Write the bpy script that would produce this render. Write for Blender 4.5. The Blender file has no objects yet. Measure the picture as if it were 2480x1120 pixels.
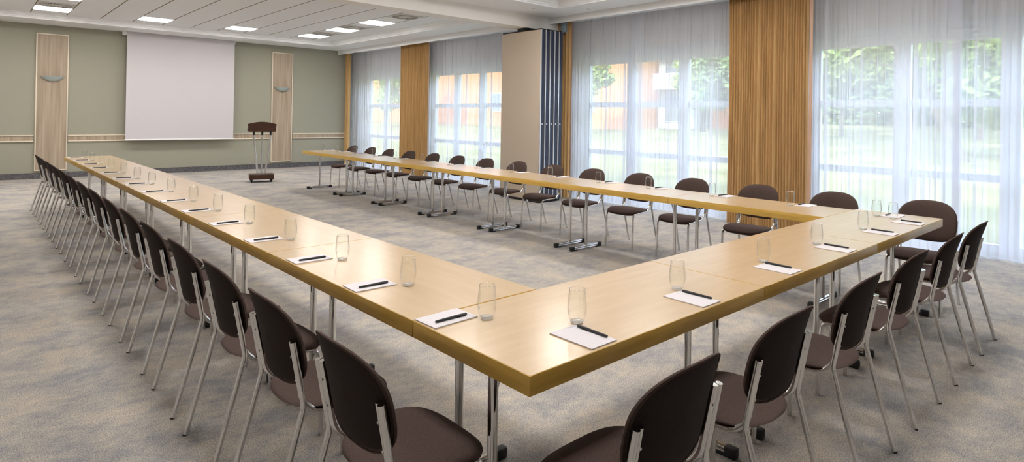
import bpy, bmesh, math, random
from math import sin, cos, pi, radians
from mathutils import Vector, Matrix

random.seed(7)
SC = bpy.context.scene
COL = SC.collection
ZT = 0.7662                     # table top height
W = 0.633                       # table depth

# ----------------------------------------------------------------- materials
def mat(name):
    m = bpy.data.materials.new(name); m.use_nodes = True
    nt = m.node_tree; nt.nodes.clear()
    out = nt.nodes.new('ShaderNodeOutputMaterial')
    return m, nt, out

def N(nt, t, **kw):
    n = nt.nodes.new(t)
    for k, v in kw.items():
        if k in n.inputs.keys(): n.inputs[k].default_value = v
        else: setattr(n, k, v)
    return n

def simple(name, col, rough=0.5, metal=0.0, spec=0.5, sheen=0.0):
    m, nt, out = mat(name)
    b = N(nt, 'ShaderNodeBsdfPrincipled')
    b.inputs['Base Color'].default_value = (*col, 1); b.inputs['Roughness'].default_value = rough
    b.inputs['Metallic'].default_value = metal; b.inputs['Specular IOR Level'].default_value = spec
    if sheen: b.inputs['Sheen Weight'].default_value = sheen
    nt.links.new(b.outputs[0], out.inputs[0])
    return m, nt, b

def coords(nt, scale=(1, 1, 1), rot=(0, 0, 0), kind='Object'):
    tc = N(nt, 'ShaderNodeTexCoord'); mp = N(nt, 'ShaderNodeMapping')
    mp.inputs['Scale'].default_value = scale; mp.inputs['Rotation'].default_value = rot
    nt.links.new(tc.outputs[kind], mp.inputs[0]); return mp.outputs[0]

def noise(nt, vec, scale, detail=3, rough=0.5):
    n = N(nt, 'ShaderNodeTexNoise'); n.inputs['Scale'].default_value = scale
    n.inputs['Detail'].default_value = detail; n.inputs['Roughness'].default_value = rough
    nt.links.new(vec, n.inputs['Vector']); return n.outputs['Fac']

def ramp(nt, fac, stops):
    r = N(nt, 'ShaderNodeValToRGB'); e = r.color_ramp.elements
    while len(e) < len(stops): e.new(0.5)
    for el, (p, c) in zip(e, stops): el.position = p; el.color = (*c, 1)
    nt.links.new(fac, r.inputs[0]); return r.outputs[0]

def mixc(nt, fac, a, b, mode='MIX'):
    m = N(nt, 'ShaderNodeMix', data_type='RGBA', blend_type=mode)
    if isinstance(fac, (int, float)): m.inputs[0].default_value = fac
    else: nt.links.new(fac, m.inputs[0])
    for s, v in ((6, a), (7, b)):
        if isinstance(v, tuple): m.inputs[s].default_value = (*v, 1)
        else: nt.links.new(v, m.inputs[s])
    return m.outputs[2]

def bump(nt, b, h, strength, dist=0.002):
    n = N(nt, 'ShaderNodeBump'); n.inputs['Strength'].default_value = strength; n.inputs['Distance'].default_value = dist
    nt.links.new(h, n.inputs['Height']); nt.links.new(n.outputs[0], b.inputs['Normal'])

M = {}
# carpet: blue-grey and beige blotches with a fine fleck
m, nt, b = simple('carpet', (0.3, 0.27, 0.25), 0.95, 0, 0.1)
v1 = coords(nt, (0.8, 1.0, 1)); v2 = coords(nt)
big = noise(nt, v1, 2.4, 6, 0.7); mid = noise(nt, v1, 13, 5, 0.7); fine = noise(nt, v2, 185, 3, 0.7)
mm = N(nt, 'ShaderNodeMath', operation='MULTIPLY_ADD'); nt.links.new(mid, mm.inputs[0]); mm.inputs[1].default_value = 0.55; nt.links.new(big, mm.inputs[2])
c1 = ramp(nt, mm.outputs[0], [(0.62, (0.275, 0.272, 0.288)), (0.77, (0.375, 0.355, 0.335)), (0.92, (0.465, 0.414, 0.358))])
c2 = ramp(nt, fine, [(0.34, (0.40, 0.41, 0.46)), (0.50, (1.0, 0.99, 0.97)), (0.64, (1.48, 1.44, 1.36))])
c = mixc(nt, 1.0, c1, c2, 'MULTIPLY'); nt.links.new(c, b.inputs['Base Color']); bump(nt, b, fine, 0.15, 0.003)
M['carpet'] = m
# wall-turned-up carpet skirting
m, nt, b = simple('skirting_carpet', (0.13, 0.125, 0.135), 0.95, 0, 0.1)
f = noise(nt, coords(nt), 45, 3); nt.links.new(ramp(nt, f, [(0.35, (0.085, 0.083, 0.095)), (0.65, (0.17, 0.16, 0.165))]), b.inputs['Base Color'])
M['skirting'] = m
M['wall'] = simple('sage_wall', (0.345, 0.338, 0.272), 0.8, 0, 0.2)[0]
M['wall_side'] = simple('pale_wall', (0.60, 0.58, 0.54), 0.8, 0, 0.2)[0]
M['white'] = simple('white_paint', (0.87, 0.88, 0.89), 0.6, 0, 0.3)[0]
M['cream'] = simple('cream_lacquer', (0.78, 0.68, 0.55), 0.45)[0]
M['beam'] = simple('beam_paint', (0.86, 0.84, 0.81), 0.6, 0, 0.3)[0]
# ceiling tiles: wide dark joints one way, faint joints the other
m, nt, b = simple('ceiling_tile', (0.66, 0.63, 0.61), 0.8, 0, 0.2)
tc = N(nt, 'ShaderNodeTexCoord'); sp = N(nt, 'ShaderNodeSeparateXYZ'); nt.links.new(tc.outputs['Object'], sp.inputs[0])
def stripes(sock, off, period, width):
    a = N(nt, 'ShaderNodeMath', operation='ADD'); nt.links.new(sock, a.inputs[0]); a.inputs[1].default_value = off
    d = N(nt, 'ShaderNodeMath', operation='DIVIDE'); nt.links.new(a.outputs[0], d.inputs[0]); d.inputs[1].default_value = period
    fr = N(nt, 'ShaderNodeMath', operation='FRACT'); nt.links.new(d.outputs[0], fr.inputs[0])
    l = N(nt, 'ShaderNodeMath', operation='LESS_THAN'); nt.links.new(fr.outputs[0], l.inputs[0]); l.inputs[1].default_value = width / period
    return l.outputs[0]
sx = stripes(sp.outputs[0], 40 * 0.583 + 0.331, 0.583, 0.021); sy = stripes(sp.outputs[1], 20 * 0.293 + 0.1, 0.293, 0.010)
c = mixc(nt, sy, (0.87, 0.88, 0.90), (0.74, 0.75, 0.77)); c = mixc(nt, sx, c, (0.22, 0.165, 0.10))
nt.links.new(c, b.inputs['Base Color']); M['tile'] = m
# maple laminate top and honey edge
def wood(name, cols, sc, axis_scale, rough, spec=0.5, coat=0.0):
    m, nt, b = simple(name, cols[1], rough, 0, spec)
    f = noise(nt, coords(nt, axis_scale), sc, 4, 0.55)
    nt.links.new(ramp(nt, f, [(0.3, cols[0]), (0.5, cols[1]), (0.72, cols[2])]), b.inputs['Base Color'])
    b.inputs['Coat Weight'].default_value = coat; b.inputs['Coat Roughness'].default_value = 0.2; return m
M['maple'] = wood('maple_laminate', [(0.505, 0.36, 0.205), (0.535, 0.385, 0.225), (0.57, 0.415, 0.25)], 3.0, (8, 1, 8), 0.28, 0.5, 0.5)
M['maple_x'] = wood('maple_laminate_cross', [(0.505, 0.36, 0.205), (0.535, 0.385, 0.225), (0.57, 0.415, 0.25)], 3.0, (1, 8, 8), 0.28, 0.5, 0.5)
M['edge'] = wood('honey_edge', [(0.56, 0.34, 0.065), (0.64, 0.40, 0.085), (0.71, 0.45, 0.105)], 4.0, (1.2, 1.2, 14), 0.36, 0.5)
M['panelwood'] = wood('pale_oak_laminate', [(0.31, 0.24, 0.17), (0.405, 0.322, 0.24), (0.48, 0.395, 0.305)], 2.2, (9, 9, 0.35), 0.5, 0.35)
M['mahogany'] = wood('mahogany', [(0.035, 0.010, 0.004), (0.055, 0.017, 0.006), (0.08, 0.025, 0.009)], 5, (1, 1, 10), 0.3)
# dark brown seat fabric
m, nt, b = simple('brown_fabric', (0.05, 0.036, 0.033), 0.9, 0, 0.15, 0.06)
b.inputs['Sheen Roughness'].default_value = 0.5; b.inputs['Sheen Tint'].default_value = (0.75, 0.6, 0.55, 1)
f = noise(nt, coords(nt), 260, 2); nt.links.new(ramp(nt, f, [(0.3, (0.054, 0.035, 0.030)), (0.7, (0.086, 0.058, 0.051))]), b.inputs['Base Color'])
bump(nt, b, f, 0.15, 0.001); M['fabric'] = m
m, nt, b = simple('shaded_back_fabric', (0.022, 0.014, 0.013), 0.9, 0, 0.12, 0.05)  # brown fabric of the chair backs, darkened to put their shade into the colour
f = noise(nt, coords(nt), 260, 2); nt.links.new(ramp(nt, f, [(0.3, (0.017, 0.010, 0.009)), (0.7, (0.030, 0.019, 0.017))]), b.inputs['Base Color']); M['fabric_back_shaded'] = m
M['chrome'] = simple('chrome', (0.70, 0.695, 0.69), 0.07, 1.0)[0]
M['steel'] = simple('brushed_steel', (0.62, 0.61, 0.60), 0.3, 1.0)[0]
M['black'] = simple('black_plastic', (0.010, 0.010, 0.011), 0.65)[0]
M['pen'] = simple('pen_plastic', (0.016, 0.015, 0.018), 0.4)[0]
M['paper'] = simple('paper', (0.63, 0.60, 0.625), 0.8, 0, 0.2)[0]
M['ink'] = simple('pale_ink', (0.42, 0.38, 0.50), 0.8, 0, 0.1)[0]
M['screen'] = simple('screen_cloth', (0.60, 0.575, 0.595), 0.85, 0, 0.15)[0]
M['brass'] = simple('brass', (0.75, 0.55, 0.2), 0.25, 1.0)[0]
m, nt, b = simple('frosted_glass', (0.50, 0.58, 0.58), 0.35, 0, 0.5)
b.inputs['Transmission Weight'].default_value = 0.25; M['frosted'] = m
# gold curtains, their pale lining
m, nt, b = simple('gold_curtain', (0.44, 0.25, 0.088), 0.85, 0, 0.15, 0.15)
f = noise(nt, coords(nt, (1, 6, 0.3)), 6, 3); nt.links.new(ramp(nt, f, [(0.3, (0.47, 0.30, 0.125)), (0.7, (0.61, 0.40, 0.185))]), b.inputs['Base Color'])
M['gold'] = m
M['lining'] = simple('curtain_lining', (0.56, 0.38, 0.29), 0.9, 0, 0.1)[0]
# sheer net: part of every ray passes the weave, the rest is scattered
m, nt, out = mat('sheer_net')
tr = N(nt, 'ShaderNodeBsdfTransparent'); tl = N(nt, 'ShaderNodeBsdfTranslucent'); df = N(nt, 'ShaderNodeBsdfDiffuse')
tl.inputs[0].default_value = (0.85, 0.86, 0.94, 1); df.inputs[0].default_value = (0.78, 0.78, 0.80, 1)
a = N(nt, 'ShaderNodeMixShader'); a.inputs[0].default_value = 0.42; nt.links.new(tl.outputs[0], a.inputs[1]); nt.links.new(df.outputs[0], a.inputs[2])
s = N(nt, 'ShaderNodeMixShader'); s.inputs[0].default_value = 0.58; nt.links.new(tr.outputs[0], s.inputs[1]); nt.links.new(a.outputs[0], s.inputs[2])
nt.links.new(s.outputs[0], out.inputs[0]); M['sheer'] = m
# window glass
m, nt, out = mat('window_glass')
tr = N(nt, 'ShaderNodeBsdfTransparent'); gl = N(nt, 'ShaderNodeBsdfGlossy'); gl.inputs['Roughness'].default_value = 0.02
tr.inputs[0].default_value = (0.93, 0.96, 0.95, 1)
s = N(nt, 'ShaderNodeMixShader'); s.inputs[0].default_value = 0.05; nt.links.new(tr.outputs[0], s.inputs[1]); nt.links.new(gl.outputs[0], s.inputs[2])
nt.links.new(s.outputs[0], out.inputs[0]); M['pane'] = m
# drinking glass
m, nt, out = mat('drinking_glass')
tr = N(nt, 'ShaderNodeBsdfTransparent'); tr.inputs[0].default_value = (0.985, 0.99, 0.985, 1)
gl = N(nt, 'ShaderNodeBsdfGlossy'); gl.inputs['Roughness'].default_value = 0.03; lw_ = N(nt, 'ShaderNodeLayerWeight'); lw_.inputs[0].default_value = 0.5
pw = N(nt, 'ShaderNodeMath', operation='POWER'); nt.links.new(lw_.outputs['Facing'], pw.inputs[0]); pw.inputs[1].default_value = 3.0
fr = N(nt, 'ShaderNodeMath', operation='MULTIPLY_ADD'); nt.links.new(pw.outputs[0], fr.inputs[0]); fr.inputs[1].default_value = 0.9; fr.inputs[2].default_value = 0.012
s = N(nt, 'ShaderNodeMixShader'); nt.links.new(fr.outputs[0], s.inputs[0]); nt.links.new(tr.outputs[0], s.inputs[1]); nt.links.new(gl.outputs[0], s.inputs[2])
nt.links.new(s.outputs[0], out.inputs[0]); M['glass'] = m
m, nt, out = mat('solid_glass'); g = N(nt, 'ShaderNodeBsdfGlass'); g.inputs['IOR'].default_value = 1.45; tr = N(nt, 'ShaderNodeBsdfTransparent'); s = N(nt, 'ShaderNodeMixShader'); s.inputs[0].default_value = 0.5; nt.links.new(tr.outputs[0], s.inputs[1]); nt.links.new(g.outputs[0], s.inputs[2]); d2 = N(nt, 'ShaderNodeBsdfDiffuse'); d2.inputs[0].default_value = (.9, .9, .9, 1); s2 = N(nt, 'ShaderNodeMixShader'); s2.inputs[0].default_value = 0.22; nt.links.new(s.outputs[0], s2.inputs[1]); nt.links.new(d2.outputs[0], s2.inputs[2]); nt.links.new(s2.outputs[0], out.inputs[0]); M['glass_solid'] = m  # diffuse white mixed in stands for the bright sparkle of the base
m, nt, out = mat('etched_mark'); tr = N(nt, 'ShaderNodeBsdfTransparent'); df = N(nt, 'ShaderNodeBsdfDiffuse'); df.inputs[0].default_value = (.8, .8, .8, 1)
s = N(nt, 'ShaderNodeMixShader'); s.inputs[0].default_value = 0.16; nt.links.new(tr.outputs[0], s.inputs[1]); nt.links.new(df.outputs[0], s.inputs[2]); nt.links.new(s.outputs[0], out.inputs[0]); M['etch'] = m
m, nt, out = mat('glass_rim'); tr = N(nt, 'ShaderNodeBsdfTransparent'); g = N(nt, 'ShaderNodeBsdfGlossy'); g.inputs['Roughness'].default_value = 0.1
s = N(nt, 'ShaderNodeMixShader'); s.inputs[0].default_value = 0.45; nt.links.new(tr.outputs[0], s.inputs[1]); nt.links.new(g.outputs[0], s.inputs[2]); nt.links.new(s.outputs[0], out.inputs[0]); M['rim'] = m
M['frame'] = simple('window_frame', (0.66, 0.70, 0.78), 0.45)[0]
M['beige'] = simple('partition_beige', (0.60, 0.505, 0.405), 0.7, 0, 0.2)[0]
M['navy'] = simple('navy_edge', (0.018, 0.024, 0.055), 0.5)[0]
M['alu'] = simple('aluminium', (0.75, 0.75, 0.76), 0.35, 0.7)[0]
M['dark'] = simple('dark_gap', (0.02, 0.019, 0.018), 0.8)[0]
M['grille'] = simple('grille_white', (0.62, 0.61, 0.58), 0.5)[0]
M['device'] = simple('blue_grey_device', (0.25, 0.32, 0.38), 0.5)[0]
m, nt, out = mat('light_panel'); e = N(nt, 'ShaderNodeEmission'); e.inputs[0].default_value = (1.0, 0.96, 0.92, 1); e.inputs[1].default_value = 23.0
nt.links.new(e.outputs[0], out.inputs[0]); M['light'] = m
# outdoors
m, nt, b = simple('lawn', (0.22, 0.30, 0.07), 0.9, 0, 0.1)
f = noise(nt, coords(nt), 0.8, 6); nt.links.new(ramp(nt, f, [(0.35, (0.165, 0.175, 0.065)), (0.65, (0.27, 0.25, 0.125))]), b.inputs['Base Color']); M['lawn'] = m
def leafmat(n, a, c):
    m, nt, out = mat(n); d = N(nt, 'ShaderNodeBsdfDiffuse'); t = N(nt, 'ShaderNodeBsdfTranslucent')
    f = noise(nt, coords(nt), 1.4, 3); r = ramp(nt, f, [(0.35, a), (0.65, c)])
    nt.links.new(r, d.inputs[0]); nt.links.new(r, t.inputs[0])
    s = N(nt, 'ShaderNodeMixShader'); s.inputs[0].default_value = 0.4; nt.links.new(d.outputs[0], s.inputs[1]); nt.links.new(t.outputs[0], s.inputs[2])
    nt.links.new(s.outputs[0], out.inputs[0]); return m
M['leaf'] = leafmat('leaf', (0.27, 0.37, 0.13), (0.50, 0.58, 0.24))
M['leaf_dark'] = leafmat('leaf_dark', (0.20, 0.31, 0.16), (0.34, 0.44, 0.23))
M['bark'] = simple('bark', (0.13, 0.10, 0.075), 0.9)[0]
m, nt, b = simple('brick', (0.6, 0.2, 0.08), 0.9, 0, 0.1)
bt = N(nt, 'ShaderNodeTexBrick'); bt.inputs['Color1'].default_value = (0.66, 0.25, 0.10, 1); bt.inputs['Color2'].default_value = (0.58, 0.20, 0.08, 1)
bt.inputs['Mortar'].default_value = (0.62, 0.36, 0.22, 1); bt.inputs['Scale'].default_value = 1.0; bt.inputs['Brick Width'].default_value = 0.25; bt.inputs['Row Height'].default_value = 0.08; bt.inputs['Mortar Size'].default_value = 0.008
nt.links.new(coords(nt, (1, 1, 1), (0, pi / 2, pi / 2)), bt.inputs['Vector']); nt.links.new(bt.outputs[0], b.inputs['Base Color']); M['brick'] = m
M['render'] = simple('white_render', (0.50, 0.51, 0.53), 0.8)[0]
M['darkglass'] = simple('dark_glazing', (0.20, 0.23, 0.26), 0.2)[0]

# ------------------------------------------------------------------ geometry
class MB:
    def __init__(self): self.v = []; self.f = []
    def add(self, vs, fs):
        o = len(self.v); self.v += [tuple(p) for p in vs]; self.f += [tuple(i + o for i in q) for q in fs]; return self
    def box(self, x0, x1, y0, y1, z0, z1, ch=0.0):
        if ch <= 0:
            vs = [(x, y, z) for x in (x0, x1) for y in (y0, y1) for z in (z0, z1)]
            return self.add(vs, [(0, 1, 3, 2), (4, 6, 7, 5), (0, 4, 5, 1), (2, 3, 7, 6), (0, 2, 6, 4), (1, 5, 7, 3)])
        bm = bmesh.new(); bmesh.ops.create_cube(bm, size=1.0)
        for v in bm.verts:
            v.co = Vector(((x0 + x1) / 2 + v.co.x * (x1 - x0), (y0 + y1) / 2 + v.co.y * (y1 - y0), (z0 + z1) / 2 + v.co.z * (z1 - z0)))
        bmesh.ops.bevel(bm, geom=bm.edges[:], offset=ch, segments=2, profile=0.5, affect='EDGES')
        bm.verts.index_update()
        self.add([v.co[:] for v in bm.verts], [[v.index for v in f.verts] for f in bm.faces]); bm.free(); return self
    def tube(self, pts, r, seg=10, ry=None, cap=True):
        pts = [Vector(p) for p in pts]; n = len(pts); vs = []; fs = []
        t = (pts[1] - pts[0]).normalized(); ref = Vector((0, 1, 0)) if abs(t.y) < 0.9 else Vector((1, 0, 0))
        u = t.cross(ref).normalized()
        for i in range(n):
            if i == 0: t = pts[1] - pts[0]
            elif i == n - 1: t = pts[-1] - pts[-2]
            else: t = (pts[i + 1] - pts[i]).normalized() + (pts[i] - pts[i - 1]).normalized()
            t.normalize(); u = (u - t * u.dot(t)).normalized(); w = t.cross(u)
            for k in range(seg):
                a = 2 * pi * k / seg; vs.append(pts[i] + u * (r * cos(a)) + w * ((ry or r) * sin(a)))
        for i in range(n - 1):
            for k in range(seg):
                k2 = (k + 1) % seg; fs.append((i * seg + k, i * seg + k2, (i + 1) * seg + k2, (i + 1) * seg + k))
        if cap: fs.append(tuple(range(seg - 1, -1, -1))); fs.append(tuple((n - 1) * seg + k for k in range(seg)))
        return self.add(vs, fs)
    def lathe(self, prof, seg=24, c=(0, 0, 0), closed=False):
        vs = []; fs = []; n = len(prof)
        for r, z in prof:
            for k in range(seg):
                a = 2 * pi * k / seg; vs.append((c[0] + r * cos(a), c[1] + r * sin(a), c[2] + z))
        for i in range(n - 1):
            for k in range(seg):
                k2 = (k + 1) % seg; fs.append((i * seg + k, i * seg + k2, (i + 1) * seg + k2, (i + 1) * seg + k))
        if not closed:
            if prof[0][0] > 1e-6: fs.append(tuple(range(seg - 1, -1, -1)))
            if prof[-1][0] > 1e-6: fs.append(tuple((n - 1) * seg + k for k in range(seg)))
        return self.add(vs, fs)
    def grid(self, rows, close_u=False):
        n = len(rows); k = len(rows[0]); vs = [p for r in rows for p in r]; fs = []
        for i in range(n - 1):
            for j in range(k if close_u else k - 1):
                j2 = (j + 1) % k; fs.append((i * k + j, i * k + j2, (i + 1) * k + j2, (i + 1) * k + j))
        return self.add(vs, fs)
    def prism(self, poly, z0, z1, fn=None):
        n = len(poly); vs = [(x, y, z0) for x, y in poly] + [(x, y, z1) for x, y in poly]
        if fn: vs = [fn(p) for p in vs]
        return self.add(vs, [tuple(range(n - 1, -1, -1)), tuple(range(n, 2 * n))] + [(i, (i + 1) % n, n + (i + 1) % n, n + i) for i in range(n)])

def obj(name, mb, m, parent=None, smooth=40, loc=None):
    me = bpy.data.meshes.new(name); me.from_pydata(mb.v, [], mb.f)
    bm = bmesh.new(); bm.from_mesh(me); bmesh.ops.remove_doubles(bm, verts=bm.verts, dist=1e-6); bmesh.ops.recalc_face_normals(bm, faces=bm.faces); bm.to_mesh(me); bm.free()
    me.materials.append(M[m])
    if smooth:
        me.polygons.foreach_set('use_smooth', [True] * len(me.polygons)); me.set_sharp_from_angle(angle=radians(smooth))
    o = bpy.data.objects.new(name, me); COL.objects.link(o)
    if parent: o.parent = parent
    if loc: o.location = loc
    return o

def tag(o, label=None, cat=None, group=None, kind=None):
    if label: o['label'] = label
    if cat: o['category'] = cat
    if group: o['group'] = group
    if kind: o['kind'] = kind
    return o

def thing(name, label, cat, loc=(0, 0, 0), rz=0.0, group=None):
    o = bpy.data.objects.new(name, None); COL.objects.link(o); o.location = loc; o.rotation_euler = (0, 0, rz)
    o.empty_display_size = 0.1
    return tag(o, label, cat, group)

KIDS = {}
def children(o): return [c for c in bpy.data.objects if c.parent == o]
def copy_tree(o, parent=None):
    if o.name not in KIDS: KIDS[o.name] = children(o)
    c = o.copy(); COL.objects.link(c); c.parent = parent
    for ch in KIDS[o.name]: copy_tree(ch, c)
    return c

def struct(name, mb, m, parent=None, smooth=0):
    o = obj(name, mb, m, parent, smooth)
    if parent is None: o['kind'] = 'structure'
    return o

def fillet(pts, rad, n=6):
    pts = [Vector(p) for p in pts]; out = [pts[0]]
    for i in range(1, len(pts) - 1):
        a, b, c = pts[i - 1], pts[i], pts[i + 1]; d1 = (a - b); d2 = (c - b); r = rad[i] if isinstance(rad, (list, tuple)) else rad
        r = min(r, d1.length * 0.45, d2.length * 0.45); p = b + d1.normalized() * r; q = b + d2.normalized() * r
        for k in range(n + 1):
            t = k / n; out.append(p * (1 - t) ** 2 + b * 2 * t * (1 - t) + q * t * t)
    out.append(pts[-1]); return out

ORD = ['first', 'second', 'third', 'fourth', 'fifth', 'sixth', 'seventh', 'eighth', 'ninth', 'tenth', 'eleventh', 'twelfth', 'thirteenth', 'fourteenth', 'fifteenth']

# ------------------------------------------------------------------- setting
X0, X1, Y0, Y1 = -3.4, 7.5, -4.6, 15.72
ZS, ZC = 3.388, 3.5
struct('floor', MB().box(X0 - .2, X1 + .25, Y0 - .2, Y1 + .2, -0.12, 0.0), 'carpet')
struct('wall_back', MB().box(X0 - .2, X1 + .25, Y1, Y1 + .2, 0, 3.62), 'wall')
struct('wall_left', MB().box(X0 - .2, X0, Y0 - .2, Y1, 0, 3.62), 'wall_side')
struct('wall_front', MB().box(X0, X1 + .25, Y0 - .2, Y0, 0, 3.62), 'wall_side')
BAYS = [(-2.3, 2.28, 1.107, 2.171), (3.3, 6.62, 1.085, 6.46), (8.0, 11.85, 1.0, 11.70), (12.62, 15.3, 1.0, 15.12)]
wr = MB(); ys = [Y0]
for a, bb, *_ in BAYS: ys += [a, bb]
ys.append(Y1)
for i in range(0, len(ys), 2): wr.box(X1, X1 + .25, ys[i], ys[i + 1], 0, 3.62)
for a, bb, *_ in BAYS: wr.box(X1, X1 + .25, a, bb, 2.78, 3.62); wr.box(X1, X1 + .25, a, bb, 0, 0.03)
struct('wall_right', wr, 'wall_side')
struct('baseboard_back', MB().box(X0, X1, Y1 - .018, Y1, 0, .122, .002).box(X0, X1, Y1 - .022, Y1, .122, .127), 'skirting')
# chair rail: oak strip between two cream battens, broken by the wall panels and hidden by the screen
rail_spans = [(X0, -.17), (.435, 4.87), (5.49, X1)]
rail = MB(); bat = MB()
for a, bb in rail_spans:
    rail.box(a, bb, Y1 - .016, Y1, .835, .935)
    bat.box(a, bb, Y1 - .032, Y1, .935, .957, .004); bat.box(a, bb, Y1 - .034, Y1, .808, .835, .004)
struct('trim_1', rail, 'panelwood'); struct('trim_2', bat, 'cream')

# ceiling: tile fields in two coffers, plaster soffit round them, stepped mouldings, cross beam, curtain pelmet
CX0, CX1 = -2.4, 6.17
COFF = [(-3.5, 5.989), (7.2, 14.72)]
tiles = MB()
tiles.box(X0 - .2, X1 + .25, Y0 - .2, Y1 + .2, ZC, ZC + .12)
struct('ceiling', tiles, 'tile')
sof = MB()
sof.box(CX1, X1, Y0, Y1, ZS, ZC); sof.box(X0, CX0, Y0, Y1, ZS, ZC)
for a, bb in ((Y0, COFF[0][0]), (COFF[0][1], 7.12), (COFF[1][1], Y1)): sof.box(CX0, CX1, a, bb, ZS, ZC)
struct('trim_3', sof, 'white')
PROF = [(.003, ZS - .002), (.003, ZS + .018), (.024, ZS + .022), (.024, ZS + .034), (.040, ZS + .052), (.068, ZS + .062), (.068, ZS + .074), (.085, ZS + .088), (.118, ZS + .094), (.118, ZS + .102), (.165, ZS + .102), (.165, ZS + .1119)]
cr = MB()
for a, bb in COFF:
    rows = []
    for d, z in PROF: rows.append([(CX0 + d, a + d, z), (CX1 - d, a + d, z), (CX1 - d, bb - d, z), (CX0 + d, bb - d, z)])
    cr.grid(rows, True)
struct('trim_4', cr, 'white')
struct('trim_5', MB().box(X0, 7.4, 6.82, 7.12, 3.148, ZS + .01, .004), 'beam')                # cross beam of the folding wall
struct('trim_6', MB().box(X0, 6.9, 7.121, 7.15, 3.155, 3.168), 'white')
struct('trim_7', MB().box(6.80, 6.83, Y0, 6.82, 3.275, ZS + .005, .003).box(6.80, 6.83, 7.12, Y1, 3.27, ZS + .005, .003), 'white')

# windows: white frames, each pane a part
def window(idx, y0, y1, pitch, first, label):
    root = bpy.data.objects.new('window_%d' % idx, None); COL.objects.link(root); root['kind'] = 'structure'
    fr = MB(); xa, xb = 7.56, 7.64; zb, zt = .03, 2.78
    fr.box(xa, xb, y0, y1, 2.53, zt); fr.box(xa, xb, y0, y1, zb, .12)
    panes = []; y = first
    edges = [y1]
    while y > y0 + .15:
        lo = max(y - (pitch - .19), y0 + .06); panes.append((lo, y)); edges += [y, lo]; y -= pitch
    edges.append(y0)
    for i in range(0, len(edges), 2):
        if edges[i] - edges[i + 1] > .005: fr.box(xa, xb, edges[i + 1], edges[i], .12, 2.53)
    fr.box(7.53, xa, y0 + .02, y1 - .02, 2.62, 2.66)
    for lo, hi in panes:
        for za, zz in ((1.725, 1.82), (.84, .932)): fr.box(xa + .005, xb - .005, lo, hi, za, zz)
    obj('window_frame', fr, 'frame', root, 0)
    for lo, hi in panes: obj('pane', MB().box(7.595, 7.605, lo - .004, hi + .004, .116, 2.534), 'pane', root, 0)
    hd = MB()
    for (lo, hi) in panes[1:]: hd.box(7.53, 7.558, hi + .085, hi + .105, 1.02, 1.06); hd.box(7.515, 7.53, hi + .085, hi + .105, .93, 1.06, .004)
    obj('handle', hd, 'white', root)
for i, (a, bb, p, f0) in enumerate(BAYS): window(i + 1, a, bb, p, f0, '')

# --------------------------------------------------------------- curtains
def sheer(y0, y1, seed, label, x=7.20, z0=.012, z1=3.33, dens=9.0):
    rnd = random.Random(seed); pts = []; y = y0
    while y < y1:
        p = rnd.uniform(.5, 1.7) / dens * (1.8 if rnd.random() < .12 else 1); kind = rnd.random(); d = rnd.uniform(.008, .026)
        n = 10
        over = rnd.uniform(.25, .6) * p if kind < .75 else 0.0
        for k in range(n):
            t = k / n
            pts.append((x + d * sin(2 * pi * t) + rnd.uniform(-.002, .002), y + p * t + over * sin(2 * pi * t + pi) * (-1)))
        y += p
    nz = 6; rows = []
    ph = [rnd.uniform(0, 6) for _ in pts]
    for j in range(nz + 1):
        t = j / nz; z = z0 + (z1 - z0) * t; am = 1.0 - .35 * t
        rows.append([(x + (px - x) * am + .012 * (1 - t) * sin(py * 3 + 1.3 * seed), py + .010 * (1 - t) * sin(py * 5 + seed), z + (.004 * sin(py * 9) if j == 0 else 0)) for (px, py) in pts])
    return tag(obj('sheer_curtain', MB().grid(rows), 'sheer', None, 60), label, 'sheer curtain', 'white sheer curtains')
sheer(-3.0, .62, 1, 'white sheer curtain at the window nearest the short table row, outer panel', x=7.27, dens=15)
sheer(.45, 2.45, 2, 'white sheer curtain beside the widest gold curtain, before the garden view of tree and lawn', dens=15)
sheer(3.1, 5.2, 3, 'white sheer curtain between the widest gold curtain and the middle overlap of nets', x=7.27, dens=17)
sheer(4.95, 6.75, 4, 'white sheer curtain beside the gold curtain that touches the folded partition', dens=17)
sheer(7.2, 11.5, 5, 'white sheer curtain between folded partition and the second gold curtain', dens=14)
sheer(12.2, 15.68, 6, 'white sheer curtain between the gold corner curtain and the next gold curtain', dens=12)

def gold(y0, y1, seed, label, x=7.06, lining=True):
    rnd = random.Random(seed); pts = []; y = y0
    while y < y1:
        p = rnd.choice((.030, .033, .036, .039, .042, .046, .09)); d = rnd.uniform(.022, .030) if p < .07 else .040
        off = rnd.uniform(-.010, .010) + .012 * sin(y * 11 + seed)
        for k in range(8):
            t = k / 8; pts.append((x + off + d * cos(2 * pi * t), min(y1, y + p * t)))
        y += p
    yc = (y0 + y1) / 2
    def row(z, t, dx=0):
        return [(px + dx, yc + (py - yc) * (1.0 - .015 * sin(pi * t)) + .004 * sin(z * 2 + py * 4), z) for px, py in pts]
    zs = [.012, .5, 1.2, 2.0, 2.8, 3.2, 3.34]
    mb = MB(); mb.grid([row(z, z / 3.34) for z in zs]); mb.grid([row(z, z / 3.34, .004) for z in zs])
    o = tag(obj('curtain', mb, 'gold', None, 60), label, 'curtain', 'gold curtains')
    if lining:
        l = MB(); rr = []
        for z in zs: rr.append([(x + .018 - .02 * k, y0 - .004 - .052 * sin(k * 1.5), z) for k in (0, .35, .7, 1.0)])
        l.grid(rr); lo = obj('lining', l, 'lining', o); lo['label'] = 'pale pinkish turned-back lining edge'
    return o
gold(15.45, 15.70, 11, 'narrow gold curtain in the corner beside the sage green back wall', lining=False)
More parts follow.
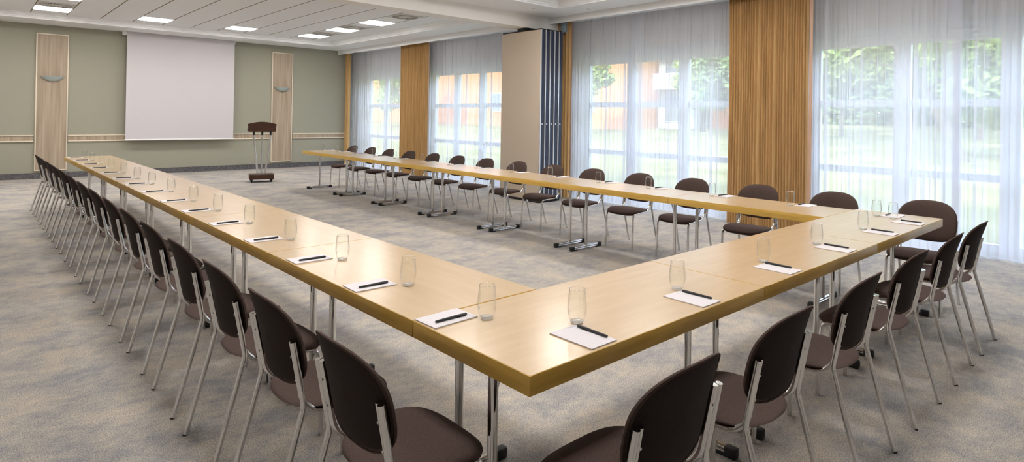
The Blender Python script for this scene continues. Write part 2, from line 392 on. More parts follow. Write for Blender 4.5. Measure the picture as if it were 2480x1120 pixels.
gold(11.30, 12.52, 12, 'pleated gold curtain between two sheers behind the middle of the window-side tables')
gold(6.52, 6.90, 13, 'narrow gold curtain beside the dark edges of the folded partition')
gold(2.13, 3.27, 14, 'widest pleated gold curtain, beside the large garden window')

# ------------------------------------------------------------- back wall
def wall_panel(xc, label):
    t = thing('wall_panel', label, 'wall panel', (xc, Y1 - .03, .175), 0, 'oak wall panels')
    w, h = .285, 3.02
    obj('board', MB().box(-w + .02, w - .02, -.006, .03, .02, h - .02), 'panelwood', t, 0)
    f = MB()
    for a in (-w, w - .022): f.box(a, a + .022, -.016, .03, 0, h, .003)
    f.box(-w + .022, w - .022, -.016, .03, 0, .022, .003); f.box(-w + .022, w - .022, -.016, .03, h - .022, h, .003)
    fr = obj('frame', f, 'cream', t); fr['label'] = 'cream frame'
    return t
wall_panel(.135, 'tall pale oak wall panel between the long table row and the projection screen')
wall_panel(5.178, 'tall pale oak wall panel behind the lectern')
def sconce(xc, zc, label):
    t = thing('wall_sconce', label, 'wall lamp', (xc, Y1 - .04, zc), 0, 'frosted glass wall sconces')
    mb = MB(); rows = []
    for j in range(10):
        f = j / 9; z = -.115 + .115 * f; f2 = f * f; z = -.115 + .115 * f2; hw = .215 * f if f > 0 else .004; dp = .125 * f if f > 0 else .003
        rows.append([(hw * cos(pi * k / 16), -dp * sin(pi * k / 16), z) for k in range(17)])
    mb.grid(rows); mb.grid([[(x * .975, y * .96, z + .004) for x, y, z in r] for r in rows])
    obj('shade', mb, 'frosted', t, 60)
    obj('knob', MB().lathe([(0, -.014), (.010, -.009), (.014, 0), (.010, .009), (0, .014)], 12, (0, -.03, -.112)), 'brass', t)
    obj('bracket', MB().box(-.03, .03, -.008, .014, -.09, -.02, .003), 'brass', t)
    return t
sconce(.141, 2.25, 'frosted glass wall sconce on the oak panel beside the projection screen')
sconce(5.168, 2.222, 'frosted glass wall sconce on the oak panel above the lectern')
t = thing('projection_screen', 'large white pull-down projection screen on the sage green wall', 'projection screen', (2.686, 15.55, 0))
obj('screen_sheet', MB().box(-1.19, 1.19, -.003, .003, .85, 3.386), 'screen', t, 0)
obj('bottom_bar', MB().box(-1.205, 1.205, -.013, .013, .822, .852, .004), 'white', t)
obj('roller_case', MB().box(-1.27, 1.21, .01, .12, 3.30, 3.386, .006), 'white', t)

# lectern
t = thing('lectern', 'mahogany lectern on three chrome poles with wheeled base', 'lectern', (3.55, 12.50, 0), -.26)
b_ = MB().box(-.245, .245, -.19, .19, .065, .175, .006); obj('base', b_, 'mahogany', t)
for sx in (-.2, .2):
    for sy in (-.14, .14):
        w = obj('caster', MB().box(sx - .022, sx + .022, sy - .012, sy + .012, .045, .067).tube([(sx - .014, sy, .03), (sx + .014, sy, .03)], .029, 14), 'black', t)
for (xb, xt) in ((-.075, -.165), (0, .005), (.075, .175)):
    obj('pole', MB().tube([(xb, 0, .17), (xt, -.02, 1.0), (xt, -.03, 1.13)], .019, 14), 'chrome', t)
    obj('pole_shadow', MB().tube([(xt, -.0285, 1.03), (xt, -.03, 1.13)], .021, 14), 'black', t)  # black collar stands for the shadow on the upper poles
arch = [(-.265, 1.105), (.265, 1.105), (.292, 1.275)] + [(.292 - .584 * k / 12, 1.275 + .05 * sin(pi * k / 12)) for k in range(1, 12)] + [(-.292, 1.275)]
obj('front_panel', MB().prism(arch, -.10, -.07, lambda p: (p[0], p[2], p[1])), 'mahogany', t)
dk = MB()
for s in (-1, 1): dk.prism([(-.08, 1.11), (.30, 1.11), (.30, 1.14), (-.08, 1.27)], s * .27 - .012, s * .27 + .012, lambda p: (p[2], p[0], p[1]))
dk.prism([(-.08, 1.235), (.30, 1.115), (.30, 1.14), (-.08, 1.26)], -.26, .26, lambda p: (p[2], p[0], p[1])); dk.box(-.26, .26, -.08, .30, 1.105, 1.12)
obj('desk', dk, 'mahogany', t)

# folded partition panels
N_P = 5
for i in range(N_P):
    x = 6.20 + i * .112
    lab = 'beige face panel, foremost of the folded partition stack' if i == 0 else 'folded partition leaf with dark blue edge, %s behind the beige face panel' % ORD[i - 1]
    t = thing('partition_panel', lab, 'partition panel', (x, 6.41, 0), 0, 'folded partition leaves')
    obj('board', MB().box(0, .088, .012, 1.07, .045, 3.075, .002), 'beige', t)
    e = obj('edge_profile', MB().box(.014, .092, 0, .014, .045, 3.075), 'navy', t, 0); e['label'] = 'dark blue edge'
    st = obj('edge_strip', MB().box(-.004, .016, -.004, .016, .045, 3.08, .002), 'alu', t); st['label'] = 'pale metal strip'
    obj('bottom_seal', MB().box(.004, .086, .02, 1.06, .012, .045), 'black', t, 0)
    obj('latch', MB().box(.036, .060, -.005, .004, 1.385, 1.415, .002).tube([(.048, -.009, 1.40), (.048, -.002, 1.40)], .008, 10), 'alu', t)
    obj('top_seal', MB().box(.006, .084, .02, 1.06, 3.075, 3.098), 'dark', t, 0); obj('track_carrier', MB().box(.02, .07, .46, .66, 3.098, 3.148), 'dark', t, 0)
t = thing('wall_device', 'small blue grey box with cable under the pelmet beside the partition', 'electrical box', (7.02, 6.62, 3.12))
obj('case', MB().box(-.06, .04, -.03, .06, 0, .22, .006), 'device', t); obj('cable', MB().tube(fillet([(-.03, -.02, .02), (-.10, -.05, -.04), (-.02, .0, -.06), (.04, .03, .0)], .03), .006, 6), 'black', t)

# ceiling lights and air outlets
def ceiling_light(x, y, label):
    t = thing('ceiling_light', label, 'ceiling light', (x, y, ZC), 0, 'square ceiling light panels')
    f = MB(); a = .285
    for s in (-1, 1): f.box(s * a - .008, s * a + .008, -a - .008, a + .008, -.008, .0); f.box(-a + .008, a - .008, s * a - .008, s * a + .008, -.008, .0)
    obj('frame', f, 'white', t, 0); obj('diffuser', MB().box(-a + .009, a - .009, -a + .009, a - .009, -.013, -.001), 'light', t, 0)
    return t
LC = [-.033, 1.717, 3.467, 5.215]
for c, lab in ((0, 'lit square ceiling panel above the wall panel with the sconce, first from the back wall'), (1, 'lit square ceiling panel above the edge of the projection screen'), (2, 'lit square ceiling panel between projection screen and lectern side, alone in its tile column'), (3, 'lit square ceiling panel in the window-side row, closest to the back wall')):
    ceiling_light(LC[c], 13.74, lab)
ceiling_light(LC[0], 11.95, 'lit square ceiling panel cut by the top edge of the picture')
ceiling_light(LC[3], 12.13, 'lit square ceiling panel in the window-side row, between two air outlets')
ceiling_light(LC[3], 10.50, 'lit square ceiling panel in the window-side row, closest to the cross beam')
hid = 'added unseen light panel above the room outside the view'  # unseen panels; those of the near section are added as fill light
for x, y in ((LC[0], 10.3), (LC[0], 8.6), (LC[0] - 1.75, 13.74), (LC[0] - 1.75, 10.5)): ceiling_light(x, y, hid)
for x in (LC[0], LC[3]):
    for y in (4.9, 3.3, 1.7, 0.1): ceiling_light(x, y, hid)
for x, y in ((LC[1], 4.9), (LC[2], 4.9), (LC[1], 0.1), (LC[2], 0.1)): ceiling_light(x, y, hid)
def air_outlet(x, y, label):
    t = thing('air_outlet', label, 'air vent', (x, y, ZC), 0, 'round swirl air outlets')
    obj('plate', MB().box(-.285, .285, -.285, .285, -.006, -.001), 'grille', t, 0)
    obj('outer_ring', MB().lathe([(.25, -.006), (.255, -.014), (.262, -.014), (.268, -.006)], 36), 'grille', t)
    obj('slot_ring', MB().lathe([(.13, -.0065), (.245, -.0065), (.245, -.0075), (.13, -.0075)], 36, closed=True), 'dark', t)
    fins = MB()
    for k in range(24):
        a = 2 * pi * k / 24; r0, r1 = .128, .247; d = .30
        p = [(r0 * cos(a - .05), r0 * sin(a - .05)), (r1 * cos(a + d - .035), r1 * sin(a + d - .035)), (r1 * cos(a + d + .035), r1 * sin(a + d + .035)), (r0 * cos(a + .05), r0 * sin(a + .05))]
        fins.prism(p, -.013, -.008)
    obj('fin_ring', fins, 'grille', t, 0)
    obj('hub', MB().lathe([(0, -.012), (.12, -.012), (.132, -.007)], 30), 'grille', t)
air_outlet(LC[3], 13.15, 'round swirl air outlet in the window-side ceiling row, closest to the back wall')
air_outlet(LC[3], 11.54, 'round swirl air outlet between two lit panels of the window-side ceiling row')
air_outlet(LC[3], 9.35, 'round swirl air outlet beside the cross beam')
air_outlet(LC[0], 13.13, 'round swirl air outlet above the oak panel, next to a lit panel')
for x, y, lab in ((5.888, 6.294, 'tiny recessed spotlight in the soffit before the cross beam'), (6.569, 5.635, 'tiny recessed spotlight in the soffit above the window-side curtains')):
    t = thing('spotlight', lab, 'spotlight', (x, y, ZS), 0, 'recessed soffit spotlights')
    obj('ring', MB().lathe([(.026, 0), (.028, -.006), (.042, -.004), (.044, 0)], 20), 'white', t); obj('lens', MB().lathe([(0, -.002), (.026, -.002)], 16), 'steel', t)

# ------------------------------------------------------------------ tables
def lskew(y): return -.0072 * (y - W)
def make_table(L, along_y, name_label):
    """top L x W centred on the origin, long axis along y (or x)"""
    t = thing('folding_table', name_label, 'table', (0, 0, 0), 0, 'maple folding tables')
    R = (lambda x, y, z: (x, y, z)) if along_y else (lambda x, y, z: (y, -x, z))
    def bx(mb, x0, x1, y0, y1, z0, z1, ch=0):
        if along_y: mb.box(x0, x1, y0, y1, z0, z1, ch)
        else: mb.box(y0, y1, -x1, -x0, z0, z1, ch)
        return mb
    hw, hl, th = W / 2, L / 2 - .0012, .0615
    obj('tabletop', bx(MB(), -hw + .0028, hw - .0028, -hl + .0028, hl - .0028, ZT - th + .004, ZT), 'maple' if along_y else 'maple_x', t, 0)
    e = MB(); k = .0030
    for s in (-1, 1):
        bx(e, min(s * hw, s * (hw - k)), max(s * hw, s * (hw - k)), -hl, hl, ZT - th, ZT - .0006, .0012)
        bx(e, -hw + k, hw - k, min(s * hl, s * (hl - k)), max(s * hl, s * (hl - k)), ZT - th, ZT - .0006, .0012)
    eo = obj('edge_band', e, 'edge', t, 30); eo['label'] = 'honey brown edge'
    for s in (-1, 1):
        y = s * (L / 2 - .127)
        leg = obj('leg', MB().tube([R(.0, y, .036), R(.0, y, ZT - th)], .0195, 16, .0165), 'chrome', t)
        fb = MB().tube([R(-.235, y, .034), R(.235, y, .034)], .0135, 12, .0125).tube([R(-.235, y, .014), R(.235, y, .014)], .0095, 10)
        obj('foot_bar', fb, 'chrome', leg)
        for q in (-1, 1):
            cp = MB(); a, c_ = sorted((q * .262, q * .205)); bx(cp, a, c_, y - .021, y + .021, .006, .050, .009)
            a, c_ = sorted((q * .26, q * .165)); bx(cp, a, c_, y - .018, y + .018, .0, .016, .004); obj('foot_cap', cp, 'black', leg)
        hg = MB().tube([R(.0, y - s * .002, ZT - th - .10), R(.0, y - s * .02, ZT - th - .115), R(.0, y - s * .04, ZT - th - .05), R(.0, y - s * .07, ZT - th)], .006, 8)
        bx(hg, -.03, .03, y - .03, y + .03, ZT - th - .012, ZT - th, .002)
        obj('hinge', hg, 'steel', leg)
    return t
LR = 1.45722; XR = 3.7723
jl = [W, W + 1.4401, W + 2 * 1.4401]; stepl = (10.889 - jl[2]) / 5; jl += [jl[2] + stepl * k for k in range(1, 6)]
proto = {}
def place_table(L, along_y, x, y, rz, label):
    key = (round(L, 4), along_y)
    if key in proto: o = copy_tree(proto[key])
    else: o = make_table(L, along_y, label); proto[key] = o
    o.location = (x, y, 0); o.rotation_euler = (0, 0, rz); o['label'] = label
for i in range(7):
    yc = (jl[i] + jl[i + 1]) / 2; L = jl[i + 1] - jl[i]
    place_table(L, True, W / 2 + lskew(yc), yc + .004, .0072, 'maple folding table in the long row opposite the windows, %s from the lectern end' % ORD[6 - i])
for i in range(7):
    place_table(LR, True, XR + W / 2 + .002, W + LR * (i + .5), 0, 'maple folding table in the window-side row, %s from the lectern end' % ORD[6 - i])
xs = [0.0, 1.4642, 2.9720, 4.4822]
for i, lab in enumerate(('foremost maple folding table, at the corner in the short connecting row', 'middle maple folding table of the short connecting row', 'maple folding table closing the short connecting row on the window side')):
    place_table(xs[i + 1] - xs[i], False, (xs[i] + xs[i + 1]) / 2, W / 2 - .0, 0, lab)

# ------------------------------------------------------------------ chairs
def rounded(n, ax, ay0, ay1, e0, e1):
    out = []
    for k in range(n):
        a = 2 * pi * k / n; c_, s_ = cos(a), sin(a); e = e1 if s_ >= 0 else e0; ay = ay1 if s_ >= 0 else ay0
        out.append((ax * math.copysign(abs(c_) ** (2 / e), c_), ay * math.copysign(abs(s_) ** (2 / e), s_)))
    return out
def make_chair():
    t = thing('conference_chair', '', 'chair', (0, 0, 0), 0, 'brown conference chairs')
    # backrest: u across, v up; gently hollow, flaring back at the top
    ol = rounded(56, .219, .168, .166, 3.3, 2.6); zc = .688
    def bp(u, v, off):
        z = zc + v; lean = -.184 * (z - .468); x = lean + .026
        x += .044 * ((u / .22) ** 2) - .040                       # hollow
        x -= .024 * max(0, (v + .05) / .216) ** 2
        return (x + off, u, z)
    mb = MB(); T = .017
    S = [0.0, .25, .5, .72, .86, .94, .985, 1.0]
    front = []; rear = []
    for s in S:
        th = T * (1 - s ** 7) ** .5 if s < 1 else 0
        front.append([bp(u * max(s, .001), v * max(s, .001), th + .004) for u, v in ol]); rear.append([bp(u * max(s, .001), v * max(s, .001), -th * .62 + .004) for u, v in ol])
    mb.grid(front, True); mb.grid(rear[-3:], True)
    bk = obj('backrest', mb, 'fabric', t, 80)
    sh = obj('back_shell', MB().grid(rear[:-2], True), 'fabric_back_shaded', bk, 80); sh['label'] = 'brown back shell with shade put into its colour'
    pip = MB().tube([bp(u * .997, v * .997, -.001) for u, v in ol + ol[:1]], .0032, 6); o = obj('piping', pip, 'fabric', KID(t, 'backrest'))
    # seat: x forward, y across
    ol = rounded(56, .217, .205, .207, 2.5, 3.3); xc = .183
    def top(x, y):
        r = (x - xc) / .22
        z = .466 + .013 * r - .014 * (1 - min(1, (y / .22) ** 2)) * (1 if r < .4 else max(0, 1 - (r - .4) * 2)) * .6
        if r > .35: z -= .050 * ((r - .35) / .65) ** 2.2
        return z
    def bot(x, y):
        r = (x - xc) / .22
        return .428 - .004 * r - .040 * max(0, min(1, (r + .1) / .7)) ** 1.3 + (.014 * ((r - .6) / .4) ** 2 if r > .6 else 0)
    mb = MB(); A = []; B = []
    for s in S:
        k = (1 - s ** 6) ** .5 if s < 1 else 0; ra = []; rb = []
        for u, v in ol:
            y, x = u * max(s, .001), xc + v * max(s, .001); zt_, zb_ = top(x, y), bot(x, y); mid_ = zt_ * .55 + zb_ * .45
            ra.append((x, y, mid_ + (zt_ - mid_) * k)); rb.append((x, y, mid_ + (zb_ - mid_) * k))
        A.append(ra); B.append(rb)
    mb.grid(A, True); mb.grid(B, True)
    obj('seat', mb, 'fabric', t, 80)
    r = .0112
    for s in (-1, 1):
        rear = fillet([(-.128, s * .212, 0), (.0, s * .209, .470), (-.045, s * .211, .712)], .02)
        o = obj('leg', MB().tube(rear, r, 12), 'chrome', t)
        fr = fillet([(.352, s * .198, 0), (.335, s * .192, .412), (.055, s * .178, .424), (.004, s * .186, .478), (-.041, s * .1905, .712)], [0, .05, .05, .03, 0])
        o2 = obj('leg', MB().tube(fr, r, 12), 'chrome', t)
        for z in (.56, .65):
            x = .004 - .045 * (z - .478) / .234; obj('bolt', MB().tube([(x - .0130, s * .186, z), (x - .006, s * .186, z)], .0042, 8), 'steel', o2)
        obj('glide', MB().tube([(-.1285, s * .212, .0005), (-.1273, s * .212, .006)], .0115, 10), 'black', o)
    obj('cross_bar', MB().tube([(.29, -.188, .413), (.30, .188, .413)], .007, 8).tube([(.09, -.182, .422), (.09, .182, .422)], .007, 8), 'chrome', t)
    return t
def KID(t, name): return [c for c in children(t) if c.name.split('.')[0] == name][0]
CH = make_chair(); used = []
def chair(x, y, rz, label):
    o = CH if not used else copy_tree(CH); used.append(1)
    o.location = (x, y, 0); o.rotation_euler = (0, 0, rz); o['label'] = label
rj = random.Random(3)
YL = [.44, 1.06, 1.675, 2.31, 2.99, 3.64, 4.34, 5.06, 5.77, 6.53, 7.295, 8.05, 8.73, 9.51, 10.22]
for i, y in enumerate(YL):
    chair(-.309 + lskew(y), y, radians(rj.uniform(-.5, .5)), 'brown padded chrome chair, %s from the lectern end, outside the row opposite the windows' % ORD[14 - i])
YR = [.195, .942, 1.685, 2.465, 3.197, 3.955, 4.695, 5.432, 6.19, 6.94, 7.67, 8.45, 9.2, 9.92, 10.70]
for i, y in enumerate(YR):
    chair(4.80 if i == 0 else 4.76, y, pi + radians(rj.uniform(-1.5, 1.5)), 'brown padded chrome chair, %s from the lectern end, between window-side tables and curtains' % ORD[14 - i])
XN = [.290, .976, 1.735, 2.477, 3.237, 3.92]
for i, x in enumerate(XN):
    chair(x, -.272 - (.008 if i == 0 else 0), pi / 2 + radians(0.5 if i == 0 else rj.uniform(-1.2, 1.2)), 'brown padded chrome chair at the short connecting row, %s from its foremost corner' % ORD[i])

# ------------------------------------------------- glasses, notepads, pens
def make_glass():
    t = thing('water_glass', '', 'glass', (0, 0, 0), 0, 'stemless water glasses')
    P = [(.0205, 0), (.0235, .004), (.0275, .014), (.0325, .030), (.0355, .048), (.0358, .062), (.0345, .082), (.0320, .104), (.0297, .126)]
    I = [(.0283, .126), (.0306, .104), (.0330, .082), (.0343, .062), (.0340, .048), (.0310, .031), (.0255, .018), (.017, .0125), (.0, .0105)]
    prof = [(0, .0015), (.012, .0012)] + P + [(.0290, .1268)] + I
    obj('bowl', MB().lathe([p for p in prof[2:]][:-3], 40, closed=True), 'glass', t, 60)
    obj('thick_base', MB().lathe([(0, .0014), (.012, .0009), (.0195, .0006), (.0225, .0045), (.0240, .0085), (.0200, .0105), (.012, .0098), (0, .0092)], 32), 'glass_solid', t, 60)
    obj('rim', MB().lathe([(.0290 + .0012 * cos(2 * pi * k / 8), .1266 + .0012 * sin(2 * pi * k / 8)) for k in range(9)], 36, closed=True), 'rim', t, 60)
    mk = MB()
    def patch(a0, a1, z0, z1):
        rr = []
        for z in (z0, z1):
            rad = .0345 + (.0320 - .0345) * (z - .082) / .022 + .0004
            rr.append([(rad * cos(a0 + (a1 - a0) * k / 3), rad * sin(a0 + (a1 - a0) * k / 3), z) for k in range(4)])
        mk.grid(rr)
    for k, (a, w_, h) in enumerate(((-.34, .05, .010), (-.26, .03, .007), (-.19, .06, .010), (-.07, .03, .007), (.0, .06, .010), (.11, .04, .008), (.19, .05, .010), (.29, .06, .010))):
        patch(a, a + w_, .0865, .0865 + h)
    patch(-.34, .35, .0985, .0998)
    o = obj('logo', mk, 'etch', t, 0); o['label'] = 'small etched mark'
    return t
def make_pad():
    t = thing('notepad', '', 'notepad', (0, 0, 0), 0, 'white notepads')
    obj('sheets', MB().box(-.0975, .0975, -.0645, .0645, 0, .0045, .0006), 'paper', t, 0)
    k = MB().box(.085, .087, -.060, -.020, .0045, .00468)
    k.box(.080, .081, -.060, -.045, .0045, .00468)
    o = obj('printed_line', k, 'ink', t, 0); o['label'] = 'pale printed line'
    k = MB()
    for j in range(4): k.box(-.089, -.087, -.046 + j * .023, -.044 + j * .023, .0045, .00468)
    obj('printed_dots', k, 'ink', t, 0)
    return t
def make_pen():
    t = thing('pen', '', 'pen', (0, 0, 0), 0, 'black pens')
    prof = [(.0, -.0705), (.0035, -.070), (.0045, -.066), (.0050, .018)]
    def ax(p): return (p[2], p[0], p[1] + .0055)
    def lat(prof): 
        mb = MB().lathe(prof, 14); mb.v = [ax(p) for p in mb.v]; return mb
    obj('barrel', lat(prof + [(.0, .018)]), 'pen', t)
    obj('cap', lat([(.0, .012), (.0055, .012), (.0055, .066), (.0040, .0705), (.0, .0708)]), 'pen', t)
    obj('clip', MB().box(.022, .067, -.0068, -.0050, .004, .0075, .0006), 'pen', t)
    return t
GL, PD, PN = make_glass(), make_pad(), make_pen(); first = {}
def put(src, key, x, y, z, rz, label):
    o = src if key not in first else copy_tree(src); first[key] = 1
    o.location = (x, y, z); o.rotation_euler = (0, 0, rz); o['label'] = label
gl_l = [(.224, .477), (.233, 1.045), (.224, 1.671), (.225, 2.33), (.22, 3.04), (.22, 3.73), (.22, 4.40), (.22, 5.15), (.215, 5.93), (.21, 6.64), (.21, 7.41), (.2, 8.24), (.19, 8.99), (.19, 9.79), (.18, 10.50)]
pen_l = [.545, 1.124, 1.759, 2.408, 3.116, 3.807, 4.471, 5.235, 6.018, 6.72, 7.491, 8.32, 9.067, 9.877, 10.58]
for i in range(15):
    who = '%s from the lectern end, row opposite the windows' % ORD[14 - i]
    yp = pen_l[i]; j = radians(rj.uniform(-2, 2))
    put(GL, 'g', gl_l[i][0] if i < 3 else .225 + lskew(gl_l[i][1]), gl_l[i][1], ZT, rj.uniform(0, 6), 'clear stemless water glass, ' + who)
    xp = .107 + lskew(yp)
    put(PD, 'p', xp, yp + .027, ZT, j, 'white notepad, ' + who)
    put(PN, 'n', xp + .003, yp, ZT + .0046, j + radians(rj.uniform(-2, 2)), 'black pen on its notepad, ' + who)
gl_r = [.383, 1.09, 1.866, 2.63, 3.337, 4.136, 4.883, 5.658, 6.34, 7.078, 7.93, 8.66, 9.42, 10.15, 10.84]
for i, y in enumerate(gl_r):
    who = '%s from the lectern end, window-side table row' % ORD[14 - i]
    j = pi + radians(rj.uniform(-3, 3)); gx = 4.175 if i == 0 else 4.20
    put(GL, 'g', gx, y, ZT, radians(222) if i == 1 else rj.uniform(0, 6), 'clear stemless water glass, ' + who)
    put(PD, 'p', gx + .115, y - .085, ZT, j, 'white notepad, ' + who)
    put(PN, 'n', gx + .13, y - .045, ZT + .0046, j + radians(rj.uniform(-5, 5)), 'black pen on its notepad, ' + who)
gl_n = [(.45, .227), (1.114, .233), (1.928, .232), (2.643, .239), (3.44, .24), (4.132, .251)]
pen_n = [(.4065, .1145), (1.088, .117), (1.884, .130), (2.639, .122), (3.439, .115), (4.056, .106)]
for i in range(6):
    who = '%s from the foremost corner, short connecting row' % ORD[i]
    j = pi / 2 + radians(rj.uniform(-1.5, 1.5))
    put(GL, 'g', *gl_n[i], ZT, rj.uniform(0, 6), 'clear stemless water glass, ' + who)
    put(PD, 'p', pen_n[i][0] - .052, .111, ZT, j, 'white notepad, ' + who)
    put(PN, 'n', pen_n[i][0], pen_n[i][1], ZT + .0046, j + radians(rj.uniform(-1.5, 1.5)), 'black pen on its notepad, ' + who)
tag(obj('wood_chip', MB().box(-.022, .022, -.003, .003, 0, .004, .001), 'edge', None, 30, (-.98, 1.92, 0)), 'small orange brown chip lying on the carpet beside the chairs', 'wood chip')

# ---------------------------------------------------------------- outdoors
def gz(x): return -.12 if x < 8.2 else -.12 + (x - 8.2) * .042
lw = MB(); lw.grid([[(x, y, gz(x)) for y in (-40, 0, 40, 90)] for x in (7.76, 8.2, 20, 32, 45, 70)])
lw.grid([[(x, y, gz(x) - .3) for y in (-40, 0, 40, 90)] for x in (7.76, 8.2, 20, 32, 45, 70)])
struct('lawn', lw, 'lawn')
def leaves(mb, c, rad, n, size, rnd):
    for _ in range(n):
        while True:
            p = Vector((rnd.uniform(-1, 1), rnd.uniform(-1, 1), rnd.uniform(-1, 1)))
            if .25 < p.length < 1: break
        p = Vector((c[0] + p.x * rad[0], c[1] + p.y * rad[1], c[2] + p.z * rad[2]))
        u = Vector((rnd.uniform(-1, 1), rnd.uniform(-1, 1), rnd.uniform(-1, 1))).normalized(); w = u.orthogonal().normalized(); s = size * rnd.uniform(.6, 1.4)
        mb.add([p - u * s, p + w * s * .5, p + u * s, p - w * s * .5], [(0, 1, 2, 3)])
def tree(x, y, h, rad, n, size, m, label, seed, lean=(0, 0), cz=.62):
    rnd = random.Random(seed); t = thing('tree', label, 'tree', (x, y, gz(x) - .05), 0, 'garden trees')
    tr = MB(); top = Vector((lean[0], lean[1], h * .62)); base = Vector((0, 0, 0))
    tr.tube([base, base.lerp(top, .5) + Vector((.1, -.08, 0)), top], .17 * h / 8, 8)
    br = []
    for k in range(7):
        a = rnd.uniform(0, 2 * pi); s = base.lerp(top, rnd.uniform(.35, .95)); e = s + Vector((cos(a) * rad * .75, sin(a) * rad * .75, rnd.uniform(.3, 1.6)))
        tr.tube([s, s.lerp(e, .5) + Vector((0, 0, -.15)), e], .05 * h / 8, 6); br.append(e)
    obj('trunk', tr, 'bark', t)
    cr = MB()
    for e in br: leaves(cr, e, (rad * .5, rad * .5, rad * .34), n // 9, size, rnd)
    leaves(cr, (top.x, top.y, h * cz + rad * .25), (rad, rad, rad * .75), n // 3, size, rnd)
    obj('crown', cr, m, t, 0)
tree(20.5, 3.1, 7.2, 2.8, 5200, .22, 'leaf', 'leaning garden tree with light green crown behind the large garden window', 1, (1.2, 2.6), .72)
tree(30.5, 4.6, 6.4, 2.1, 5200, .27, 'leaf', 'green tree at the end of the lawn beside the leaning tree', 2, cz=.5)
tree(30.5, 10.2, 6.2, 2.1, 5200, .27, 'leaf', 'green tree at the end of the lawn beside the widest gold curtain', 3, cz=.5)
tree(37.5, 7.4, 7.5, 2.7, 6000, .34, 'leaf_dark', 'taller dark green tree between two trees at the end of the lawn', 4, cz=.5)
tree(30, 17.6, 6.2, 1.8, 3200, .2, 'leaf', 'slender green tree in front of the narrow brick wing', 5)
tree(24, 22.0, 6.0, 1.8, 2200, .17, 'leaf', 'small loose tree in front of the orange brick building', 6)
tree(25, 41.0, 6.5, 2.4, 3000, .2, 'leaf', 'green tree in front of the far end of the brick building', 7)
tree(26.5, 13.9, 5.4, 1.5, 3000, .2, 'leaf_dark', 'small dark tree on the lawn beside the widest gold curtain', 8, cz=.5)
rnd = random.Random(9); hb = MB()
for k in range(26): leaves(hb, (43 + rnd.uniform(-.8, .8), -14 + k * 1.2, gz(43) + 1.6), (1.0, 1.2, 2.1), 850, .24, rnd)
tag(obj('hedge', hb, 'leaf_dark', None, 0), 'dark green hedge along the far end of the lawn', 'hedge')
def building(name, x0, x1, y0, y1, h, m, label, wins, balc=False):
    t = thing(name, label, 'building', (x0, y0, gz(x0) - .1))
    obj('wall', MB().box(0, x1 - x0, 0, y1 - y0, 0, h), m, t, 0)
    obj('roof', MB().box(-.25, x1 - x0, 0, y1 - y0, h, h + .3), 'render', t, 0)
    for (a, z, w_, hh) in wins:
        wo = obj('window', MB().box(-.05, .02, a, a + w_, z, z + hh), 'render', t, 0); obj('pane', MB().box(-.07, -.04, a + .08, a + w_ - .08, z + .08, z + hh - .08), 'darkglass', wo, 0)
    if balc:
        for z in (2.6, 5.2, 7.8): obj('balcony', MB().box(-1.1, 0, .3, y1 - y0 - .3, z, z + .16).box(-1.1, -1.04, .3, y1 - y0 - .3, z + .16, z + 1.05), 'render', t, 0)
building('brick_building', 30, 40, 22.6, 75, 8.5, 'brick', 'long orange brick building beyond the lawn', [(a, z, 1.3, 1.5) for a in (3.2, 13, 22, 31, 40) for z in (1.2, 4.6)])
building('white_building', 32.5, 41, 19.7, 22.4, 11, 'render', 'white house with balconies beside the brick building', [(.6, z, 1.6, 1.8) for z in (.5, 3.2, 5.8)], True)
building('brick_annex', 34, 41, 17.4, 19.5, 8.0, 'brick', 'narrow orange brick wing next to the white balcony house', [])

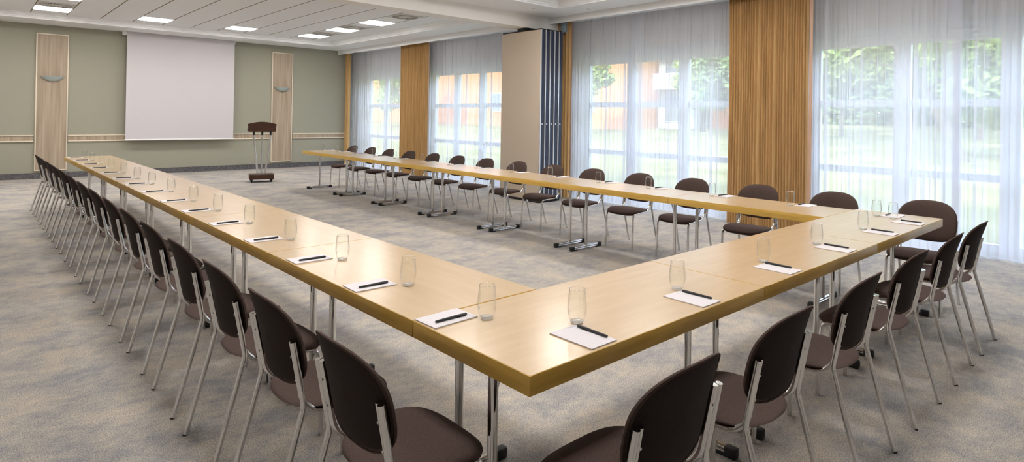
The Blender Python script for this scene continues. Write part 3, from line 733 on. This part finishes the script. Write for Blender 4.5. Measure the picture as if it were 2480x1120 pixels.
# ------------------------------------------------------- sky, sun, camera
w = bpy.data.worlds.new('sky'); SC.world = w; w.use_nodes = True; nt = w.node_tree; nt.nodes.clear()
bg = N(nt, 'ShaderNodeBackground'); wo = N(nt, 'ShaderNodeOutputWorld')
bg.inputs[0].default_value = (0.69, 0.80, 1.0, 1); bg.inputs[1].default_value = 5.6; nt.links.new(bg.outputs[0], wo.inputs[0])
sd = bpy.data.lights.new('sun', 'SUN'); sd.energy = 5.5; sd.angle = radians(3); sd.color = (1.0, .95, .86)
so = bpy.data.objects.new('sun', sd); COL.objects.link(so); so.rotation_euler = Vector((.75, .25, -.62)).to_track_quat('-Z', 'Y').to_euler()

q = dict(f=1466.839545, cy=276.333027, pitch=-.004478, roll=.015455, yaw=.825459, cx=1277.389659)
fw = Vector((cos(q['yaw']), sin(q['yaw']), 0)); rt = Vector((sin(q['yaw']), -cos(q['yaw']), 0)); up = Vector((0, 0, 1))
f2 = fw * cos(q['pitch']) - up * sin(q['pitch']); u1 = up * cos(q['pitch']) + fw * sin(q['pitch'])
r2 = rt * cos(q['roll']) + u1 * sin(q['roll']); u2 = u1 * cos(q['roll']) - rt * sin(q['roll'])
cd = bpy.data.cameras.new('camera'); cam = bpy.data.objects.new('camera', cd); COL.objects.link(cam); SC.camera = cam
mx = Matrix.Identity(4)
for i in range(3): mx[i][0], mx[i][1], mx[i][2] = r2[i], u2[i], -f2[i]
mx[0][3], mx[1][3], mx[2][3] = -1.215803, -1.291027, ZT + .76
cam.matrix_world = mx
cd.sensor_fit = 'HORIZONTAL'; cd.sensor_width = 36; cd.lens = q['f'] * 36 / 2480
cd.shift_x = (1240 - q['cx']) / 2480; cd.shift_y = (q['cy'] - 560) / 2480; cd.clip_start = .05; cd.clip_end = 300

SC.view_settings.view_transform = 'Standard'; SC.view_settings.look = 'None'
SC.view_settings.gamma = 1; SC.view_settings.exposure = 0.43; SC.view_settings.use_curve_mapping = False
c = SC.cycles
c.max_bounces = 12; c.diffuse_bounces = 5; c.glossy_bounces = 5; c.transmission_bounces = 10; c.transparent_max_bounces = 24
c.sample_clamp_indirect = 6; c.use_denoising = True; c.caustics_refractive = True; c.caustics_reflective = False; c.blur_glossy = 0.5
